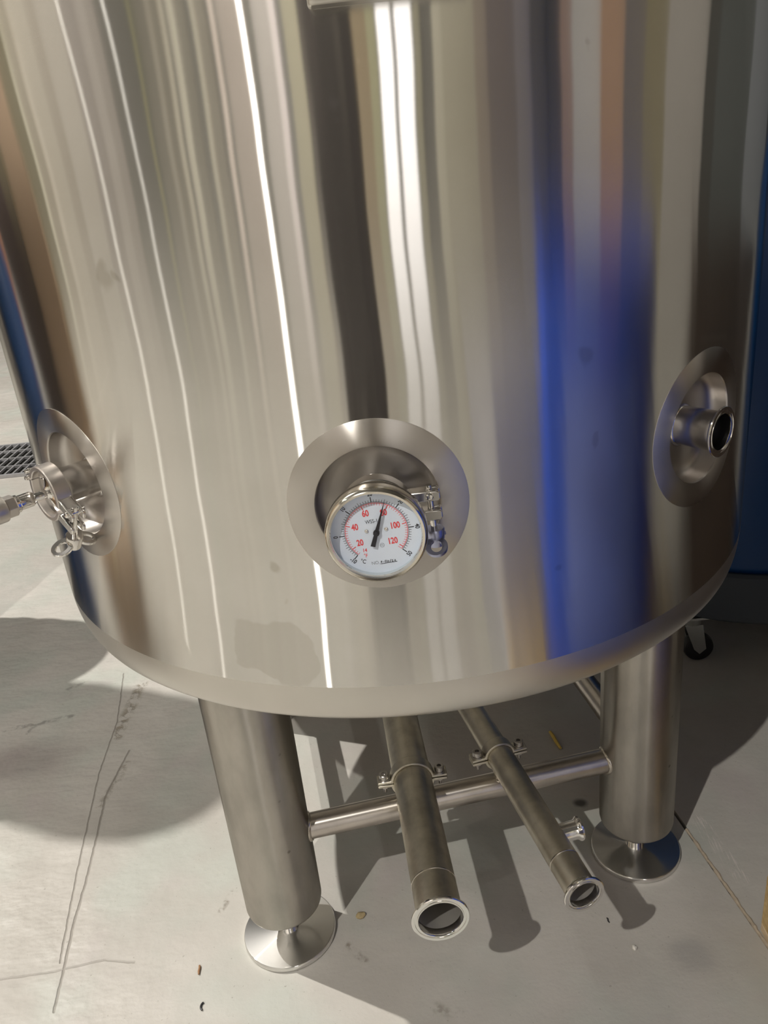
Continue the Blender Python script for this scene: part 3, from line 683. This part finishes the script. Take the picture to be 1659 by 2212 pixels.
# ================================================================== pallet at the right edge, with the blue drums that show in the polish
def wood(name, a, b):
    t = NT(name); co = t.coord(); f = t.noise(t.vm('MULTIPLY', co, (6.0, 90.0, 90.0)), 1.0, 4, .6); g = t.noise(co, 5.0, 3)
    c = t.mix(t.ramp(f, .3, .7), (*a, 1), (*b, 1)); c = t.mix(t.ramp(g, .45, .7, 0, .5), c, (*[v * .55 for v in a], 1))
    return t.set(color=c, rough=.75)
M_W1 = wood('pallet_wood', (.45, .30, .13), (.62, .46, .22)); M_W2 = wood('pallet_wood_pale', (.60, .45, .28), (.72, .57, .38))
pal = empty('wooden_pallet', (.538, -.466, 0), label='yellowish wooden pallet corner at the right edge of the floor', cat='pallet')
PW, PL = 1.0, .86
for yb in (0.0, -.38, -PL + .1):
    bm = B(); box(bm, (PW / 2, yb - .05, .009), (PW, .10, .018)); obj('bottom_board', bm, M_W2, pal, smooth=0, bevel=.002)
for xb in (.0, .45, .90):
    for yb in (0.0, -.38, -PL + .1):
        bm = B(); box(bm, (xb + .05, yb - .05, .063), (.10, .10, .09)); obj('block', bm, M_W1, pal, smooth=0, bevel=.002)
for xb in (.0, .45, .90):
    bm = B(); box(bm, (xb + .05, -PL / 2, .117), (.10, PL, .018)); obj('stringer_board', bm, M_W1, pal, smooth=0, bevel=.002)
for i in range(6):
    bm = B(); box(bm, (PW / 2, -.05 - i * (PL - .1) / 5, .135), (PW, .095, .018)); obj('deck_board', bm, M_W1, pal, smooth=0, bevel=.002)
if True:
    d = empty('drum', (.905, -.93, .144), label='royal blue plastic drum standing on the wooden pallet', cat='drum')
    r0 = .31; bm = B(); lathe(bm, [(0, 0), (r0 - .02, 0), (r0, .03), (r0, .28), (r0 + .01, .29), (r0 + .01, .31), (r0, .32), (r0, .58), (r0 + .01, .59), (r0 + .01, .61), (r0, .62), (r0, .85), (r0 - .02, .88), (0, .88)], 64); obj('body', bm, M_BLUE2, d)
    bm = B(); lathe(bm, [(r0 - .02, .875), (r0 - .005, .90), (r0 - .03, .91), (r0 - .04, .88)], 64); obj('rim', bm, M_BLUE2, d)

bm = B(); lathe(bm, [(r0 + .0002, .20), (r0 + .0016, .20), (r0 + .0016, .275), (r0 + .0116, .29), (r0 + .0116, .31), (r0 + .0016, .325), (r0 + .0016, .575), (r0 + .0116, .59), (r0 + .0116, .61), (r0 + .0016, .625), (r0 + .0016, .74), (r0 + .0002, .74)], 30, a0=radians(118), a1=radians(176)); obj('sleeve', bm, plain('pale_blue_highlight', (.16, .23, .68), .35, 0, .1, 5), d)  # pale sheet: the drum's lamp highlight put into colour
ct = empty('crate', (1.26, -.15, 0), label='dark brown wooden crate added for its reflection between the pallet and the drum dolly', cat='crate')  # unseen crate, added to darken the reflection low on the tank's right
M_CR = wood('crate_wood_dark', (.045, .030, .022), (.075, .05, .036))
for k in range(8):
    for sx, sy, w_, d_ in ((0, -.255, .52, .02), (0, .255, .52, .02), (-.25, 0, .02, .49), (.25, 0, .02, .49)):
        bm = B(); box(bm, (sx, sy, .075 + k * .122), (w_, d_, .115)); obj('plank', bm, M_CR, ct, smooth=0, bevel=.003)
for sx in (-.225, .225):
    for sy in (-.225, .225):
        bm = B(); box(bm, (sx, sy, .50), (.04, .04, 1.0)); obj('corner_post', bm, M_CR, ct, smooth=0)
bm = B(); box(bm, (0, 0, 1.005), (.54, .54, .02)); obj('lid', bm, M_CR, ct, smooth=0, bevel=.003)
M_CARD = plain('carton_board', (.36, .25, .16), .8, 0, .08, 4); M_TAPE = plain('carton_tape', (.50, .40, .26), .35)
def carton(loc, sz, label, grp=None):  # unseen cartons, added so tan strips reflect in the tank's left side
    c = empty('carton', loc, label=label, cat='carton', group=grp); w_, d_, h_ = sz
    bm = B(); box(bm, (0, 0, h_ / 2), (w_, d_, h_ - .006)); obj('body', bm, M_CARD, c, smooth=0, bevel=.004)
    for q in (-1, 1):
        bm = B(); box(bm, (0, q * d_ / 4, h_ - .0015), (w_, d_ / 2 - .004, .003)); obj('flap', bm, M_CARD, c, smooth=0)
    bm = B(); box(bm, (0, 0, h_ + .0008), (w_ + .002, .05, .0014)); obj('tape', bm, M_TAPE, c, smooth=0)
for k in range(3): carton((-3.05, -.05, .44 * k), (.5, .44, .438), ('bottom', 'middle', 'top')[k] + ' tan carton of the stack added far left for its reflection', 'tan cartons added for their reflection')
carton((-1.62, -.32, 0), (.40, .40, .40), 'single tan carton added left of the tank for its reflection')
ct2 = empty('crate', (-3.05, .46, 0), label='dark brown wooden crate added for its reflection beside the stacked cartons')  # unseen crate, added for the dark strip reflected at the tank's left
ct2['category'] = 'crate'
for k in range(9):
    for sx, sy, w_, d_ in ((0, -.255, .52, .02), (0, .255, .52, .02), (-.25, 0, .02, .49), (.25, 0, .02, .49)):
        bm = B(); box(bm, (sx, sy, .075 + k * .142), (w_, d_, .135)); obj('plank', bm, M_CR, ct2, smooth=0, bevel=.003)
for sx in (-.225, .225):
    for sy in (-.225, .225):
        bm = B(); box(bm, (sx, sy, .64), (.04, .04, 1.28)); obj('corner_post', bm, M_CR, ct2, smooth=0)
bm = B(); box(bm, (0, 0, 1.29), (.54, .54, .02)); obj('lid', bm, M_CR, ct2, smooth=0, bevel=.003)
tc = empty('photographer_stand_in', (-.185, -2.28, 0), label='narrow dark cabinet added behind the camera in place of the reflected photographer', cat='cabinet')  # added dark shape, stands in for the photographer's reflection on the tank
M_CAB = plain('stand_in_brown', (.050, .042, .040), .5)
bm = B(); box(bm, (0, 0, .80), (.34, .30, 1.44)); obj('body', bm, M_CAB, tc, smooth=0, bevel=.006)
for k in range(6):
    bm = B(); box(bm, (0, .156, .20 + k * .232), (.32, .014, .222)); dw = obj('drawer', bm, M_CAB, tc, smooth=0, bevel=.003)
    bm = B(); tube(bm, [(-.08, .163, .26 + k * .232), (-.08, .185, .26 + k * .232), (.08, .185, .26 + k * .232), (.08, .163, .26 + k * .232)], .005, 10); obj('handle', bm, M_BOLT, dw)
for sx in (-.13, .13):
    for sy in (-.11, .11):
        bm = B(); lathe(bm, [(0, 0), (.022, 0), (.022, .01), (.012, .02), (.012, .085), (0, .085)], 16, Matrix.Translation((sx, sy, 0))); obj('foot', bm, M_RUBBER, tc)
bn = empty('reflected_bin', (.74, -1.58, 0), label='pale grey lidded bin added for its reflection beside the wooden pallet', cat='bin')  # unseen bin, added for the pale column reflected beside the blue
M_BIN = plain('pale_grey_plastic', (.42, .42, .47), .45)
bm = B(); box(bm, (0, 0, .36), (.34, .34, .72), taper=1.12); obj('body', bm, M_BIN, bn, smooth=0, bevel=.015)
bm = B(); box(bm, (0, 0, .735), (.41, .41, .03)); obj('lid', bm, M_BIN, bn, smooth=0, bevel=.01)
# ================================================================== trench drain with grating
dg_ = empty('drain_grate', (-2.6, 2.30, 0), label='galvanised steel grating over the floor drain, far at the left', cat='drain grate')
GW, GD = 1.75, .52
bm = B(); box(bm, (GW / 2, GD / 2, .0008), (GW, GD, .0012)); obj('pit', bm, M_PIT, dg_, smooth=0)
bm = B()
for c, s in (((GW / 2, .008, .008), (GW, .016, .016)), ((GW / 2, GD - .008, .008), (GW, .016, .016)), ((.008, GD / 2, .008), (.016, GD - .032, .016)), ((GW - .008, GD / 2, .008), (.016, GD - .032, .016))): box(bm, c, s)
obj('rim', bm, M_GALV, dg_, smooth=0)
bme = bpy.data.meshes.new('bar'); bm = B(); box(bm, (0, GD / 2, .010), (.007, GD - .034, .012)); bm.to_mesh(bme); bm.free(); bme.materials.append(M_GALV)
for i in range(42):
    o = bpy.data.objects.new('bar', bme); COL.objects.link(o); o.parent = dg_; o.location = (.04 * (i + 1), 0, 0)
for i in range(3):
    bm = B(); box(bm, (GW / 2, GD * (i + 1) / 4, .0115), (GW - .034, .009, .013)); obj('cross_bar', bm, M_GALV, dg_, smooth=0)

# ================================================================== unseen stacked kegs and a navy drum, added to cast the left floor shadow
bm = B(); lathe(bm, [(.13, .004), (.165, 0), (.172, .012), (.165, .05), (.19, .085), (.19, .20), (.196, .21), (.19, .22), (.19, .36), (.196, .37), (.19, .38), (.19, .49), (.165, .525), (.172, .565), (.165, .578), (.155, .565), (.15, .525), (.03, .54), (.03, .56), (0, .56)], 40)
keg_me = None
for (kx, ky), nk, ksc, ks in (((-1.965, .676), 4, .84, 'tall stack'), ((-1.65, .815), 2, .86, 'low stack farther back')):
    for q in range(nk):
        if keg_me is None: k0 = obj('keg', bm, M_DULL, None, smooth=30); keg_me = k0.data
        else: k0 = bpy.data.objects.new('keg', keg_me); COL.objects.link(k0)
        k0.location = (kx, ky, .578 * q); k0.scale = (ksc, ksc, 1)
        tag(k0, 'steel keg added for its shadow in the ' + ks + ', ' + ('bottom', 'second from the floor', 'third from the floor', 'topmost of four')[q], 'keg', 'stacked kegs added for their shadow')
nd = empty('drum', (-1.638, .437, 0), label='slim navy plastic drum added for its shadow and reflection in front of the stacked kegs', cat='drum')  # added drum, sized for its floor shadow, coloured for the navy reflection
bm = B(); rn = .196; lathe(bm, [(0, 0), (rn - .015, 0), (rn, .025), (rn, .37), (rn + .006, .38), (rn, .39), (rn, .75), (rn + .006, .76), (rn, .77), (rn, 1.10), (rn - .02, 1.14), (0, 1.145)], 48); obj('body', bm, M_BLUE, nd)
bm = B(); lathe(bm, [(rn - .022, 1.135), (rn - .012, 1.156), (rn - .03, 1.156), (rn - .035, 1.14)], 48); obj('rim', bm, M_BLUE, nd)
# ================================================================== litter on the floor
def blob(name, loc, s, mat, label, cat, rz=0, seed=1):
    random.seed(seed); bm = B(); bmesh.ops.create_icosphere(bm, subdivisions=2, radius=1)
    for v in bm.verts: v.co = Vector((v.co.x * s[0], v.co.y * s[1], (v.co.z + 1) * s[2])) * random.uniform(.8, 1.15)
    zmin = min(v.co.z for v in bm.verts)
    for v in bm.verts: v.co.z -= zmin
    return tag(obj(name, bm, mat, None, Matrix.Translation(loc) @ Matrix.Rotation(rz, 4, 'Z'), 60), label, cat)
def stick(name, a, b, r, mat, label, cat):
    a = Vector((*a, r)); b = Vector((*b, r)); o = (a + b) / 2; bm = B()
    d = (b - a) / 2; tube(bm, [-d, -d * .4 + Vector((.0006, .0006, 0)), d * .3 - Vector((.0005, 0, 0)), d], [r * .8, r, r, r * .7], 8)
    return tag(obj(name, bm, mat, None, Matrix.Translation(o)), label, cat)
stick('wood_splinter', (.297, .083), (.3085, .024), .0042, plain('straw_yellow', (.62, .44, .10), .6, 0, .2, 90), 'yellow wood splinter lying in the shadow under the tank', 'splinter')
blob('pebble', (-.142, -.368, 0), (.0085, .0075, .0035), plain('tan_stone', (.42, .33, .18), .8, 0, .3, 200), 'tan crumb on the floor beside the left leg foot', 'crumb', .4, 3)
stick('matchstick', (-.4245, -.439), (-.4225, -.456), .0021, plain('match_brown', (.28, .15, .07), .6), 'short brown stick lying on the bright floor', 'stick')
blob('paper_crumb', (.321, -.480, 0), (.004, .005, .003), plain('white_chip', (.75, .72, .66), .7), 'white chip on the floor near the pallet', 'chip', 0, 5)
stick('dark_sliver', (.2915, -.417), (.2935, -.427), .0013, M_BLACK, 'tiny dark sliver below the narrower pipe end', 'sliver')
bm = B(); tube(bm, [(.0045 * cos(t), .0065 * sin(t), .0016) for t in [radians(100 + 20 * i) for i in range(9)]], .0016, 8)
tag(obj('wire_bit', bm, M_BLACK, None, Matrix.Translation((-.404, -.515, 0))), 'tiny black curl of wire on the bright floor', 'wire')
